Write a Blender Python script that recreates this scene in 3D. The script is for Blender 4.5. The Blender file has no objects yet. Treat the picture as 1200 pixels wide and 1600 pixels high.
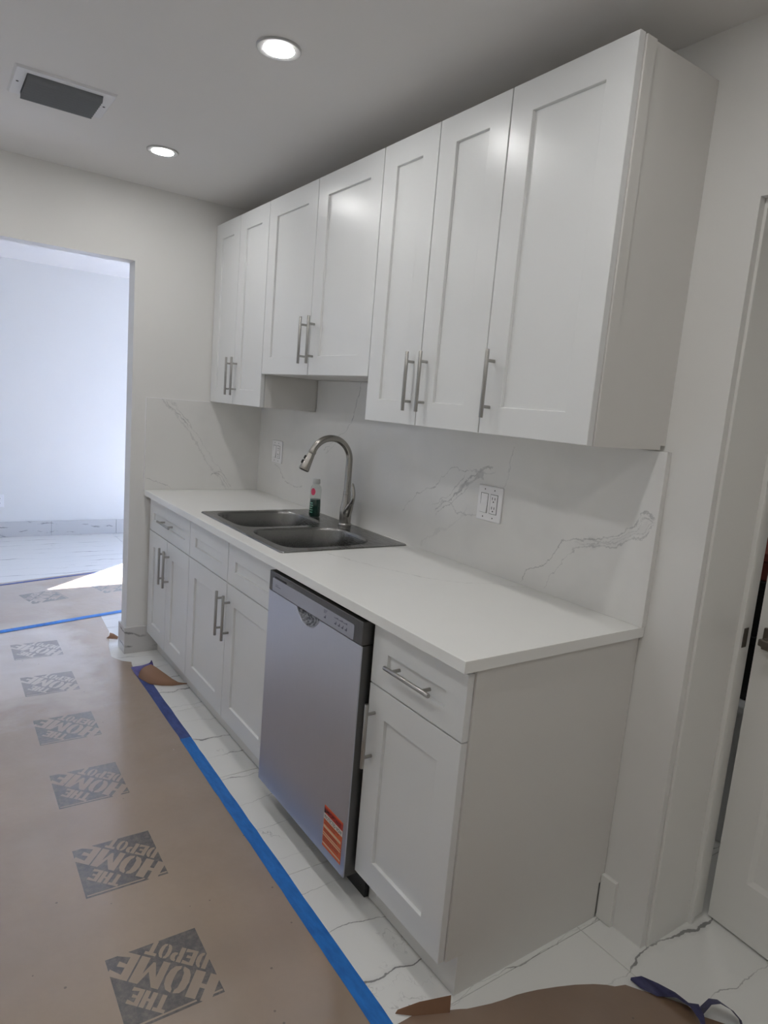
import bpy, bmesh, math, random
from mathutils import Vector, Matrix
random.seed(7)
S = bpy.context.scene
COL = S.collection

# ---------------------------------------------------------------- camera
CAMPOS = (3.6724, -1.6667, 1.4618)
YAW, PIT, ROL, FPX = 0.9573, -0.1554, 0.0841, 1050.93
cy_, sy_, cp_, sp_ = math.cos(YAW), math.sin(YAW), math.cos(PIT), math.sin(PIT)
fw = Vector((-sy_*cp_, cy_*cp_, sp_)); rt = Vector((cy_, sy_, 0)); up = rt.cross(fw)
cr_, sr_ = math.cos(ROL), math.sin(ROL)
R_ = cr_*rt + sr_*up; U_ = -sr_*rt + cr_*up
cam = bpy.data.cameras.new('camera'); camo = bpy.data.objects.new('camera', cam); COL.objects.link(camo)
cam.sensor_fit = 'HORIZONTAL'; cam.sensor_width = 36; cam.lens = 36*FPX/1200
cam.clip_start = 0.02
m = Matrix((R_, U_, -fw)).transposed().to_4x4(); m.translation = Vector(CAMPOS)
camo.matrix_world = m
S.camera = camo

# ---------------------------------------------------------------- world, sun, exposure
W = bpy.data.worlds.new('sky'); S.world = W; W.use_nodes = True
wn = W.node_tree.nodes; wl = W.node_tree.links
bg = wn['Background']
sky = wn.new('ShaderNodeTexSky'); sky.sky_type = 'HOSEK_WILKIE'; sky.turbidity = 3.0; sky.ground_albedo = 0.4
sky.sun_direction = Vector((-0.56, 0.60, 0.57)).normalized()
tint = wn.new('ShaderNodeMix'); tint.data_type = 'RGBA'; tint.blend_type = 'MULTIPLY'; tint.inputs[0].default_value = 1.0
wl.new(sky.outputs[0], tint.inputs[6]); tint.inputs[7].default_value = (.90, .92, 1.30, 1)     # camera is balanced for the lamps, daylight reads blue
wl.new(tint.outputs[2], bg.inputs[0]); bg.inputs[1].default_value = 43.0
sun = bpy.data.lights.new('sun', 'SUN'); sun.energy = 158.0; sun.angle = 0.0093; sun.color = (0.90, 0.93, 1.12)
suno = bpy.data.objects.new('sun', sun); COL.objects.link(suno)
SUN_DIR = Vector((0.68, -0.733, -0.71))
suno.rotation_euler = SUN_DIR.to_track_quat('-Z', 'Y').to_euler(); suno.location = (-6, 4, 6)
LED = 138.0            # radiance of the recessed lamps' diffusers
VS = S.view_settings
VS.view_transform = 'Standard'; VS.look = 'None'; VS.gamma = 1.0; VS.use_curve_mapping = False
VS.exposure = 0.0
S.cycles.max_bounces = 14; S.cycles.diffuse_bounces = 8; S.cycles.glossy_bounces = 6
S.cycles.sample_clamp_indirect = 6.0
S.cycles.use_denoising = True

# ---------------------------------------------------------------- material helpers
def lin(r, g, b):
    f = lambda c: (c/255/12.92) if c/255 <= .04045 else ((c/255+.055)/1.055)**2.4
    return (f(r), f(g), f(b), 1)

class NT:
    def __init__(s, name):
        s.m = bpy.data.materials.new(name); s.m.use_nodes = True
        s.t = s.m.node_tree; s.b = s.t.nodes['Principled BSDF']
    def n(s, typ, **kw):
        nd = s.t.nodes.new(typ)
        for k, v in kw.items(): setattr(nd, k, v)
        return nd
    def l(s, a, b): s.t.links.new(a, b)
    def setin(s, nd, i, v):
        if hasattr(v, 'is_output') or isinstance(v, bpy.types.NodeSocket): s.l(v, nd.inputs[i])
        else: nd.inputs[i].default_value = v
    def math(s, op, a, b=None, c=None, clamp=False):
        nd = s.n('ShaderNodeMath', operation=op); nd.use_clamp = clamp
        for i, v in enumerate((a, b, c)):
            if v is not None: s.setin(nd, i, v)
        return nd.outputs[0]
    def mapr(s, v, a, b, c, d, smooth=False):
        nd = s.n('ShaderNodeMapRange'); nd.clamp = True
        if smooth: nd.interpolation_type = 'SMOOTHSTEP'
        for i, x in enumerate((v, a, b, c, d)): s.setin(nd, i, x)
        return nd.outputs[0]
    def mix(s, f, a, b):
        nd = s.n('ShaderNodeMix', data_type='RGBA')
        s.setin(nd, 0, f); s.setin(nd, 6, a); s.setin(nd, 7, b)
        return nd.outputs[2]
    def noise(s, vec, scale, detail=3, rough=.55, out=0):
        nd = s.n('ShaderNodeTexNoise'); nd.inputs['Scale'].default_value = scale
        nd.inputs['Detail'].default_value = detail; nd.inputs['Roughness'].default_value = rough
        if vec is not None: s.l(vec, nd.inputs['Vector'])
        return nd.outputs[out]
    def pos(s): return s.n('ShaderNodeNewGeometry').outputs['Position']
    def sep(s, v):
        nd = s.n('ShaderNodeSeparateXYZ'); s.l(v, nd.inputs[0]); return nd.outputs
    def vmul(s, v, k):
        nd = s.n('ShaderNodeVectorMath', operation='MULTIPLY'); s.l(v, nd.inputs[0]); nd.inputs[1].default_value = k
        return nd.outputs[0]
    def bump(s, h, dist=.001, strength=.5):
        nd = s.n('ShaderNodeBump'); nd.inputs['Distance'].default_value = dist; nd.inputs['Strength'].default_value = strength
        s.l(h, nd.inputs['Height']); s.l(nd.outputs[0], s.b.inputs['Normal'])
    def P(s, color=None, rough=None, metal=None, spec=None, coat=None, coatr=None, aniso=None):
        B = s.b.inputs
        for k, v in (('Base Color', color), ('Roughness', rough), ('Metallic', metal), ('Specular IOR Level', spec),
                     ('Coat Weight', coat), ('Coat Roughness', coatr), ('Anisotropic', aniso)):
            if v is None: continue
            if isinstance(v, bpy.types.NodeSocket): s.l(v, B[k])
            else: B[k].default_value = v
        return s

def paint(name, col, rough, bumpd=0.0004, scale=220, spec=.5):
    t = NT(name); p = t.pos()
    v = t.noise(p, 3.0, 2)
    c2 = tuple(x*.97 for x in col[:3]) + (1,)
    t.P(t.mix(v, col, c2), rough, 0, spec)
    t.bump(t.noise(p, scale, 2), bumpd, .25)
    return t.m
def plain(name, col, rough, metal=0, spec=.5):
    t = NT(name); p = t.pos(); v = t.noise(p, 40, 2)
    t.P(t.mix(t.math('MULTIPLY', v, .12), col, tuple(x*.8 for x in col[:3])+(1,)), rough, metal, spec)
    return t.m
def metal(name, col, rough, axis=2, aniso=.0):
    t = NT(name); p = t.pos()
    sc = [160, 160, 160]; sc[axis] = 3
    v = t.noise(t.vmul(p, sc), 4, 3)
    t.P(t.mix(t.math('MULTIPLY', v, .18), col, tuple(x*.75 for x in col[:3])+(1,)), t.mapr(v, .3, .7, rough*.88, rough*1.12), 1.0)
    if aniso: t.b.inputs['Anisotropic'].default_value = aniso
    return t.m

def vein(t, u, v, pts, width, strength, noise):
    us = [a for a, b in pts]; vs = [b for a, b in pts]
    u0, u1, v0, v1 = min(us), max(us), min(vs), max(vs)
    if v1-v0 < .02: v1 = v0+.02
    un = t.mapr(u, u0, u1, 0, 1)
    fc = t.n('ShaderNodeFloatCurve'); cv = fc.mapping.curves[0]
    srt = sorted(pts)
    q = [((a-u0)/(u1-u0), (b-v0)/(v1-v0)) for a, b in srt]
    cv.points[0].location = q[0]; cv.points[1].location = q[-1]
    for a in q[1:-1]: cv.points.new(*a)
    fc.mapping.use_clip = False; fc.mapping.update()
    t.l(un, fc.inputs['Value'])
    fv = t.math('MULTIPLY_ADD', fc.outputs[0], v1-v0, v0)
    slope = sum(abs((srt[i+1][1]-srt[i][1])/max(1e-4, srt[i+1][0]-srt[i][0])) for i in range(len(srt)-1))/(len(srt)-1)
    d = t.math('MULTIPLY', t.math('ABSOLUTE', t.math('SUBTRACT', v, fv)), 1/math.sqrt(1+slope*slope))
    w = t.math('MULTIPLY', noise, width*1.1)
    mk = t.mapr(t.math('SUBTRACT', d, w), 0, width*.9+.0012, 1, 0, True); mk = t.math('MULTIPLY', mk, t.mapr(noise, 0, .8, .55, 1.0))
    inr = t.math('MULTIPLY', t.mapr(u, u0-.004, u0+.004, 0, 1), t.mapr(u, u1-.004, u1+.004, 1, 0))
    return t.math('MULTIPLY', t.math('MULTIPLY', mk, inr), strength)

def marble(name, axes, veins, base, dark, rough=.22, faint=True):
    """white slab with drawn grey veins; axes = which world axes are (u, v); veins = (swap, points, width, strength)"""
    t = NT(name); p = t.pos()
    nz = t.noise(p, 18, 5, .65, 1)
    d1 = t.n('ShaderNodeVectorMath', operation='SUBTRACT'); t.l(nz, d1.inputs[0]); d1.inputs[1].default_value = (.5, .5, .5)
    pp = t.n('ShaderNodeVectorMath', operation='MULTIPLY_ADD')
    t.l(d1.outputs[0], pp.inputs[0]); pp.inputs[1].default_value = (.06, .06, .06); t.l(p, pp.inputs[2])
    s = t.sep(pp.outputs[0]); u, v = s[axes[0]], s[axes[1]]
    n1 = t.mapr(t.noise(p, 30, 3), .35, .7, 0, 1)
    acc = None
    for swap, pts, w, st in veins:
        k = vein(t, v, u, [(b, a) for a, b in pts], w, st, n1) if swap else vein(t, u, v, pts, w, st, n1)
        acc = k if acc is None else t.math('MAXIMUM', acc, k)
    cloud = t.math('MULTIPLY', t.mapr(t.noise(p, 5, 4), .5, .8, 0, 1), .10 if faint else .03)
    acc = cloud if acc is None else t.math('ADD', acc, cloud, clamp=True)
    t.P(t.mix(acc, base, dark), rough, 0, .5)
    return t.m

WHITE = lin(228, 227, 224)
M = {}
M['wall'] = paint('wall_paint', lin(227, 226, 223), .55)
M['ceil'] = paint('ceiling_paint', lin(226, 224, 222), .7)
M['trim'] = paint('trim_paint', lin(228, 227, 223), .35, .0002)
M['cab'] = paint('cabinet_lacquer', lin(226, 227, 226), .3, .00012, 90)
M['cabside'] = paint('cabinet_side_laminate', lin(218, 216, 212), .4, .00012, 90)
M['dark'] = plain('dark_recess', lin(24, 23, 22), .7)
M['nickel'] = metal('brushed_nickel', lin(176, 174, 170), .3)
M['faucet'] = metal('faucet_nickel', lin(168, 165, 160), .24)
M['sink'] = metal('brushed_steel_sink', lin(134, 134, 132), .26, 0)
M['dwsteel'] = metal('dishwasher_steel', lin(204, 206, 216), .34, 2)
M['dwside'] = metal('dishwasher_edge_steel', lin(110, 109, 108), .45, 2)
M['film'] = plain('control_panel_film', lin(158, 160, 172), .3)
M['black'] = plain('black_plastic', lin(22, 22, 23), .45)
M['darkgrey'] = plain('dark_grey_print', lin(92, 93, 108), .5)
M['plastic'] = plain('white_plastic', lin(238, 237, 238), .35)
M['slot'] = plain('socket_slot', lin(50, 48, 46), .6)
M['ventframe'] = plain('vent_white_metal', lin(224, 224, 226), .4)
M['lampring'] = plain('lamp_ring', lin(186, 186, 186), .5)
M['ventblade'] = plain('vent_grey_blade', lin(116, 119, 124), .5)
M['bronze'] = metal('aged_nickel', lin(120, 112, 104), .35, 0)
M['capgrey'] = plain('translucent_cap', lin(188, 190, 188), .4)
M['rubber'] = plain('rubber', lin(30, 30, 30), .6)

# paper, tape
def mk_paper(name='kraft_paper', ca=(158, 137, 116), cb=(142, 122, 103)):
    t = NT(name); p = t.pos()
    big = t.noise(p, 2.2, 4); fine = t.noise(p, 60, 3)
    c = t.mix(t.mapr(big, .35, .68, 0, 1), lin(*ca), lin(*cb))
    c = t.mix(t.math('MULTIPLY', fine, .25), c, lin(130, 110, 96))
    dust = t.math('MULTIPLY', t.mapr(t.noise(t.vmul(p, (1, 1, 0)), 2.1, 3, .5), .45, .8, 0, 1, True), .16)
    c = t.mix(dust, c, lin(186, 174, 166))
    # drywall dust plus glare from the opening, both whitened into the paper colour
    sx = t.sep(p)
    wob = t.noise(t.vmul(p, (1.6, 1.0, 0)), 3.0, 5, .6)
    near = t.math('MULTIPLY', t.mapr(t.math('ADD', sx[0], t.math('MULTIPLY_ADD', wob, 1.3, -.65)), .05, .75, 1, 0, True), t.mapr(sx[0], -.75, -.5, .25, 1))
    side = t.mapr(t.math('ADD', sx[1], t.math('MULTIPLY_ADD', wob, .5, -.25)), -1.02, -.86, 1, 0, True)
    scuff_glare = t.math('MULTIPLY', t.math('MULTIPLY', near, side), t.mapr(wob, .3, .65, .5, .85))
    c = t.mix(scuff_glare, c, lin(222, 216, 213))
    vo = t.n('ShaderNodeTexVoronoi'); vo.inputs['Scale'].default_value = 26; t.l(p, vo.inputs['Vector'])
    sel = t.math('GREATER_THAN', t.sep(vo.outputs['Color'])[0], .86)
    spot = t.math('MULTIPLY', t.math('LESS_THAN', vo.outputs['Distance'], .09), sel)
    c = t.mix(t.math('MULTIPLY', spot, .6), c, lin(70, 56, 48))
    vo2 = t.n('ShaderNodeTexVoronoi'); vo2.inputs['Scale'].default_value = 17; t.l(p, vo2.inputs['Vector'])
    sel2 = t.math('GREATER_THAN', t.sep(vo2.outputs['Color'])[1], .93)
    spot2 = t.math('MULTIPLY', t.math('LESS_THAN', vo2.outputs['Distance'], .05), sel2)
    c = t.mix(t.math('MULTIPLY', spot2, .7), c, lin(225, 220, 214))
    t.P(c, .3, 0, .8, 1.0, .19)
    t.b.inputs['Coat IOR'].default_value = 1.6
    h = t.math('ADD', t.math('MULTIPLY', t.noise(t.vmul(p, (1.0, 1.3, 1)), 4.5, 3), 1.0), t.math('MULTIPLY', fine, .04))
    t.bump(h, .012, .45)
    return t.m
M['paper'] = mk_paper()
M['under'] = paint('paper_underside', lin(136, 102, 78), .6, .001, 30)
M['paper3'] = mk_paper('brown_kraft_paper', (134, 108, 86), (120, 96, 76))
def mk_ink():
    t = NT('black_print_on_paper'); p = t.pos()
    k = t.mapr(t.noise(t.vmul(p, (1, 1, 0)), 55, 5, .7), .42, .72, 0, 1)
    sx = t.sep(p)
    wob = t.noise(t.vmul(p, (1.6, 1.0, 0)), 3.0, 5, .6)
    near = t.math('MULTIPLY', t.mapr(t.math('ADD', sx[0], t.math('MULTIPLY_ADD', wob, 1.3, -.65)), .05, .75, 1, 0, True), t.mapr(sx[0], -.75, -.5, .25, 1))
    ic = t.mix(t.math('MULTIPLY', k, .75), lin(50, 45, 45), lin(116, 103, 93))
    ic = t.mix(t.math('MULTIPLY', near, .32), ic, lin(200, 196, 194))  # dust and glare from the opening, lightened into the ink colour
    t.P(ic, .3, 0, .8, 1.0, .19)
    t.b.inputs['Coat IOR'].default_value = 1.6
    t.bump(t.noise(t.vmul(p, (1.0, 1.3, 1)), 4.5, 3), .012, .45)
    return t.m
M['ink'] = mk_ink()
def mk_tape(name, c1, c2):
    t = NT(name); p = t.pos()
    t.P(t.mix(t.mapr(t.noise(t.vmul(p, (6, 18, 18)), 3, 3), .35, .7, 0, 1), c1, c2), .5, 0, .4)
    t.bump(t.noise(p, 55, 3), .002, .35)
    return t.m
M['tape'] = mk_tape('blue_tape', lin(34, 116, 196), lin(24, 96, 172))
M['tapedark'] = mk_tape('dark_blue_tape', lin(62, 80, 138), lin(48, 62, 116))
M['tapepurple'] = mk_tape('purple_tape', lin(92, 84, 150), lin(66, 60, 118))

M['tapeshade'] = mk_tape('shaded_blue_tape', lin(66, 66, 104), lin(40, 40, 70))  # blue tape with the dim area's shade put into its colour
# marble
MB, MD = lin(226, 225, 222), lin(128, 128, 130)
VA = [(1.676, 1.084), (1.812, 1.185), (1.848, 1.228), (1.892, 1.257), (1.967, 1.284)]
VA2 = [(1.47, 1.049), (1.57, 1.134), (1.661, 1.183), (1.73, 1.236), (1.757, 1.262), (1.80, 1.250), (1.85, 1.256), (1.96, 1.285)]
VAb = [(1.79, 1.16), (1.83, 1.205), (1.87, 1.222), (1.90, 1.252), (1.93, 1.255)]
VA5 = [(1.70, 1.09), (1.747, 1.128), (1.82, 1.096), (1.932, 1.137)]
VB1 = [(2.150, .93), (2.177, .974), (2.249, 1.012), (2.295, 1.08), (2.353, 1.111), (2.438, 1.129), (2.497, 1.153), (2.562, 1.195), (2.587, 1.233), (2.617, 1.219)]
VB2 = [(2.254, .928), (2.306, 1.013), (2.337, 1.064), (2.427, 1.109), (2.502, 1.119), (2.55, 1.147), (2.591, 1.172), (2.618, 1.2)]
VBm = [(2.36, 1.10), (2.44, 1.12), (2.51, 1.136), (2.56, 1.17), (2.60, 1.2)]
VC = [(2.06, 1.36), (2.051, 1.30), (2.045, 1.259), (2.026, 1.222)]
VD = [(1.075, 1.56), (1.062, 1.509), (1.033, 1.434), (1.019, 1.39), (.974, 1.338), (.914, 1.309)]
VD2 = [(.775, 1.216), (.835, 1.259), (.919, 1.308)]
VD3 = [(.79, 1.21), (.85, 1.245), (.90, 1.285), (.925, 1.31)]
VE = [(.24, 1.09), (.296, 1.076), (.412, 1.007), (.568, 1.014)]
VF = [(1.60, .93), (1.70, 1.0), (1.80, 1.06), (1.86, 1.13)]
M['splash'] = marble('marble_slab', (0, 2), [
    (0, VA, .0022, .55), (0, VA2, .0012, .45), (0, VAb, .006, .40), (0, VA5, .0012, .32), (0, VB1, .0011, .55), (0, VB2, .0011, .42), (0, VBm, .012, .10),
    (0, [(a+.004, b-.011) for a, b in VB1[4:]], .0009, .4), (0, [(a, b+.012) for a, b in VB2[3:]], .0009, .35), (0, [(a+.01, b-.014) for a, b in VA], .0009, .45), (0, [(a-.02, b+.012) for a, b in VA[:3]], .0009, .35),
    (1, VC, .0016, .25), (1, VD, .0018, .5), (0, VD2, .0012, .4), (0, VD3, .0012, .32), (0, VE, .0016, .35), (0, VF, .004, .12)], MB, MD)
VL = [(-.60, 1.42), (-.578, 1.392), (-.504, 1.313), (-.412, 1.195), (-.331, 1.073), (-.261, .985), (-.211, .915)]
VL1 = [(-.56, 1.402), (-.54, 1.36), (-.49, 1.318), (-.44, 1.26)]
VL3 = [(-.30, 1.01), (-.25, .99), (-.20, .92)]
VL2 = [(-.661, .981), (-.60, .955), (-.527, .926)]
M['splash_left'] = marble('marble_side_slab', (1, 2), [(0, VL, .0035, .22), (0, [(a+.03, b+.01) for a, b in VL[1:]], .0014, .25), (0, VL1, .0018, .5), (0, [(a+.022, b) for a, b in VL1], .0012, .4), (0, VL3, .0016, .55), (0, [(a+.02, b+.006) for a, b in VL3], .0012, .4), (0, VL2, .0012, .4)], MB, MD)
VK = [(1.58, -.44), (1.65, -.423), (1.891, -.338), (2.046, -.242), (2.114, -.13), (2.217, -.004)]
M['counter'] = marble('quartz_counter', (0, 1), [(0, VK, .0016, .30)], lin(238, 238, 235), lin(140, 140, 140), .2, False)

def mk_floor():
    t = NT('marble_tile'); p = t.pos()
    s = t.sep(p)
    lo = t.noise(t.vmul(p, (1.2, .9, 1)), 2.6, 3)
    hi = t.noise(p, 11, 4)
    mid = t.noise(t.vmul(p, (6, 2.0, 1)), 1.6, 2)
    x = t.math('ADD', s[0], t.math('MULTIPLY_ADD', lo, .16, -.08))
    x = t.math('ADD', x, t.math('MULTIPLY_ADD', hi, .05, -.025))
    f = t.math('ABSOLUTE', t.math('SUBTRACT', t.math('FRACT', t.math('MULTIPLY_ADD', x, 1/.17, .10)), .5))
    w = t.mapr(mid, .48, .72, 0.0, .020)
    line = t.mapr(t.math('SUBTRACT', f, w), 0, .014, 1, 0, True)
    line = t.math('MULTIPLY', line, t.mapr(mid, .40, .60, .16, .8))
    y2 = t.math('ADD', s[0], t.math('MULTIPLY_ADD', t.noise(t.vmul(p, (1, 1.3, 1)), 3.3, 5, .65), .9, 0))
    f2 = t.math('ABSOLUTE', t.math('SUBTRACT', t.math('FRACT', t.math('MULTIPLY', y2, 1.55)), .5))
    line2 = t.math('MULTIPLY', t.mapr(f2, .0, .010, 1, 0, True), t.mapr(hi, .46, .66, 0, .45))
    acc = t.math('MAXIMUM', line, line2)
    halo = t.math('MULTIPLY', t.mapr(f, .0, .12, 1, 0, True), t.mapr(mid, .5, .7, 0, .18))
    acc = t.math('MAXIMUM', acc, halo)
    t.P(t.mix(acc, lin(229, 229, 226), lin(98, 97, 98)), .16, 0, .5)
    return t.m
M['tile'] = mk_floor()
M['grout'] = plain('grout', lin(186, 184, 180), .8)
def mk_bbtile():
    t = NT('marble_baseboard_tile'); p = t.pos(); s = t.sep(p)
    z = t.math('ADD', s[2], t.math('MULTIPLY_ADD', t.noise(p, 5, 4), .12, -.06))
    z = t.math('ADD', z, t.math('MULTIPLY', s[1], .12))
    f = t.math('ABSOLUTE', t.math('SUBTRACT', t.math('FRACT', t.math('MULTIPLY', z, 12)), .5))
    n = t.noise(p, 9, 4)
    line = t.math('MULTIPLY', t.mapr(f, 0, .10, 1, 0, True), t.mapr(n, .46, .6, .0, .75))
    t.P(t.mix(line, lin(200, 199, 198), lin(96, 95, 96)), .2)
    return t.m
M['bbtile'] = mk_bbtile()
def mk_glass(name, tint, mixf):
    t = NT(name)
    tr = t.n('ShaderNodeBsdfTransparent'); tr.inputs[0].default_value = tint
    gl = t.n('ShaderNodeBsdfGlossy'); gl.inputs['Roughness'].default_value = .02
    fr = t.n('ShaderNodeLayerWeight')
    f5 = t.math('MULTIPLY_ADD', t.math('POWER', fr.outputs['Facing'], 5.0), .96, .04)
    mx = t.n('ShaderNodeMixShader'); t.l(t.math('MULTIPLY', f5, mixf, clamp=True), mx.inputs[0])
    t.l(tr.outputs[0], mx.inputs[1]); t.l(gl.outputs[0], mx.inputs[2])
    t.l(mx.outputs[0], t.t.nodes['Material Output'].inputs['Surface'])
    return t.m
M['pane'] = mk_glass('window_glass', (.96, .98, .97, 1), 1.0)
M['clear'] = mk_glass('clear_plastic', (.90, .92, .91, 1), 1.2)
def mk_liquid():
    t = NT('dark_green_liquid'); t.P(lin(8, 62, 50), .08, 0, .5)
    t.b.inputs['Transmission Weight'].default_value = .25
    return t.m
M['liquid'] = mk_liquid()
def mk_film2():
    t = NT('crumpled_clear_film'); p = t.pos()
    h = t.noise(p, 90, 4, .7)
    t.P(t.mix(t.mapr(h, .4, .62, 0, 1), lin(112, 114, 122), lin(205, 207, 214)), .22, .35)
    t.bump(h, .01, .9)
    return t.m
M['film2'] = mk_film2()
def mk_emit(name, col, st):
    t = NT(name); t.P((.9, .9, .9, 1), .4)
    t.b.inputs['Emission Color'].default_value = col; t.b.inputs['Emission Strength'].default_value = st
    return t.m
M['led'] = mk_emit('lamp_diffuser', (1.0, .99, .975, 1), LED)
for k, c in dict(orange=(206, 92, 44), red=(178, 52, 42), white=(226, 222, 214), tan=(214, 186, 150), brown=(140, 60, 36), pink=(214, 70, 106), greenprint=(120, 170, 150)).items():
    M['st_'+k] = plain('sticker_'+k, lin(*c), .45)
M['concrete'] = paint('patio_paving', lin(104, 102, 98), .8, .002, 40)
M['carton'] = plain('brown_carton', lin(140, 70, 58), .7)
M['appliance'] = plain('white_enamel', lin(220, 222, 224), .4)

# ---------------------------------------------------------------- mesh helpers
WL = {}
def empty(name, loc, label=None, cat=None, group=None, kind=None):
    o = bpy.data.objects.new(name, None); COL.objects.link(o); o.location = loc
    o.empty_display_size = .05
    WL[o.name] = Vector(loc); tag(o, label, cat, group, kind)
    return o
def tag(o, label=None, cat=None, group=None, kind=None):
    if label: o['label'] = label
    if cat: o['category'] = cat
    if group: o['group'] = group
    if kind: o['kind'] = kind
    return o
def obj(name, bm, mat, parent=None, smooth=False, loc=None, **tg):
    """world-space bmesh -> ONE mesh object (origin at parent's origin, or at loc)"""
    me = bpy.data.meshes.new(name); bmesh.ops.recalc_face_normals(bm, faces=bm.faces); bm.to_mesh(me); bm.free()
    for x in (mat if isinstance(mat, (list, tuple)) else [mat]): me.materials.append(x)
    o = bpy.data.objects.new(name, me); COL.objects.link(o)
    base = WL[parent.name] if parent is not None else Vector(loc or (0, 0, 0))
    me.transform(Matrix.Translation(-base))
    if parent is not None: o.parent = parent
    else: o.location = base
    WL[o.name] = base
    if smooth:
        for f in me.polygons: f.use_smooth = True
        try: me.set_sharp_from_angle(angle=math.radians(40))
        except Exception: pass
    tag(o, **tg)
    return o
def struct(name, bm, mat, parent=None, **k):
    return obj(name, bm, mat, parent, kind='structure', **k) if parent is None else obj(name, bm, mat, parent, **k)
def BM(): return bmesh.new()
def merge(dst, src, mi=None):
    me = bpy.data.meshes.new('tmp'); src.to_mesh(me); src.free()
    n = len(dst.faces); dst.from_mesh(me); bpy.data.meshes.remove(me)
    if mi is not None:
        dst.faces.ensure_lookup_table()
        for f in dst.faces[n:]: f.material_index = mi
    return dst
def box(bm, x0, x1, y0, y1, z0, z1, bev=0, mi=0, seg=1):
    t = BM(); bmesh.ops.create_cube(t, size=1)
    for v in t.verts: v.co = Vector(((x0+x1)/2+v.co.x*(x1-x0), (y0+y1)/2+v.co.y*(y1-y0), (z0+z1)/2+v.co.z*(z1-z0)))
    if bev: bmesh.ops.bevel(t, geom=t.edges[:], offset=bev, segments=seg, affect='EDGES', profile=.5)
    return merge(bm, t, mi)
def prism(bm, pts, d0, d1, axis=2, mi=0):
    """polygon in the two other axes, extruded along axis"""
    t = BM()
    def P(a, b, d): return {0: (d, a, b), 1: (a, d, b), 2: (a, b, d)}[axis]
    A = [t.verts.new(P(a, b, d0)) for a, b in pts]; B = [t.verts.new(P(a, b, d1)) for a, b in pts]
    t.faces.new(A); t.faces.new(B[::-1]); n = len(pts)
    for i in range(n): t.faces.new((A[i], A[(i+1) % n], B[(i+1) % n], B[i]))
    bmesh.ops.recalc_face_normals(t, faces=t.faces)
    big = [f for f in t.faces if len(f.verts) > 4]
    if big: bmesh.ops.triangulate(t, faces=big)
    return merge(bm, t, mi)
def tube(bm, path, rads, seg=16, mi=0, cap=True, squash=None):
    t = BM(); path = [Vector(p) for p in path]; n = len(path)
    if not isinstance(rads, (list, tuple)): rads = [rads]*n
    rings = []; prev = None
    for i, p in enumerate(path):
        d = (path[min(i+1, n-1)]-path[max(i-1, 0)]).normalized()
        if prev is None:
            a = d.orthogonal().normalized()
        else:
            a = (prev-d*prev.dot(d)).normalized()
        prev = a; b = d.cross(a)
        rr = rads[i]
        rings.append([t.verts.new(p+(a*math.cos(2*math.pi*k/seg)+b*math.sin(2*math.pi*k/seg))*rr) for k in range(seg)])
    for i in range(n-1):
        for k in range(seg):
            t.faces.new((rings[i][k], rings[i][(k+1) % seg], rings[i+1][(k+1) % seg], rings[i+1][k]))
    if cap: t.faces.new(rings[0][::-1]); t.faces.new(rings[-1])
    bmesh.ops.recalc_face_normals(t, faces=t.faces)
    return merge(bm, t, mi)
def lathe(bm, prof, c, seg=24, mi=0, axis=None):
    """prof = [(r, h)] around +Z through c"""
    t = BM(); rings = []
    for r, h in prof:
        if r < 1e-5: rings.append([t.verts.new((0, 0, h))])
        else: rings.append([t.verts.new((r*math.cos(2*math.pi*k/seg), r*math.sin(2*math.pi*k/seg), h)) for k in range(seg)])
    for i in range(len(rings)-1):
        A, B = rings[i], rings[i+1]
        for k in range(seg):
            a, b = A[k % len(A)], A[(k+1) % len(A)]; c2, d = B[(k+1) % len(B)], B[k % len(B)]
            fs = [];
            for vv in (a, b, c2, d):
                if vv not in fs: fs.append(vv)
            if len(fs) > 2: t.faces.new(fs)
    M4 = Matrix.Translation(c)
    if axis is not None: M4 = M4 @ Vector((0, 0, 1)).rotation_difference(Vector(axis)).to_matrix().to_4x4()
    bmesh.ops.transform(t, matrix=M4, verts=t.verts)
    bmesh.ops.recalc_face_normals(t, faces=t.faces)
    return merge(bm, t, mi)
def copy_obj(o, loc, parent):
    c = o.copy(); COL.objects.link(c); c.parent = parent; c.location = loc
    return c
def text_bm(s, w, h, origin, ex, ey, bold=0.0):
    """built-in font text fitted into w x h at origin (lower-left), along ex, ey"""
    cu = bpy.data.curves.new('t', 'FONT'); cu.body = s; cu.offset = bold; cu.resolution_u = 2
    o = bpy.data.objects.new('t', cu); COL.objects.link(o)
    dg = bpy.context.evaluated_depsgraph_get(); me = bpy.data.meshes.new_from_object(o.evaluated_get(dg))
    bpy.data.objects.remove(o); bpy.data.curves.remove(cu)
    xs = [v.co.x for v in me.vertices]; ys = [v.co.y for v in me.vertices]
    x0, x1, y0, y1 = min(xs), max(xs), min(ys), max(ys)
    ex, ey, og = Vector(ex), Vector(ey), Vector(origin)
    for v in me.vertices:
        v.co = og+ex*((v.co.x-x0)/(x1-x0)*w)+ey*((v.co.y-y0)/(y1-y0)*h)
    t = BM(); t.from_mesh(me); bpy.data.meshes.remove(me)
    return t

# ================================================================ LARGE STRUCTURE
ZC = 2.448
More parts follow.
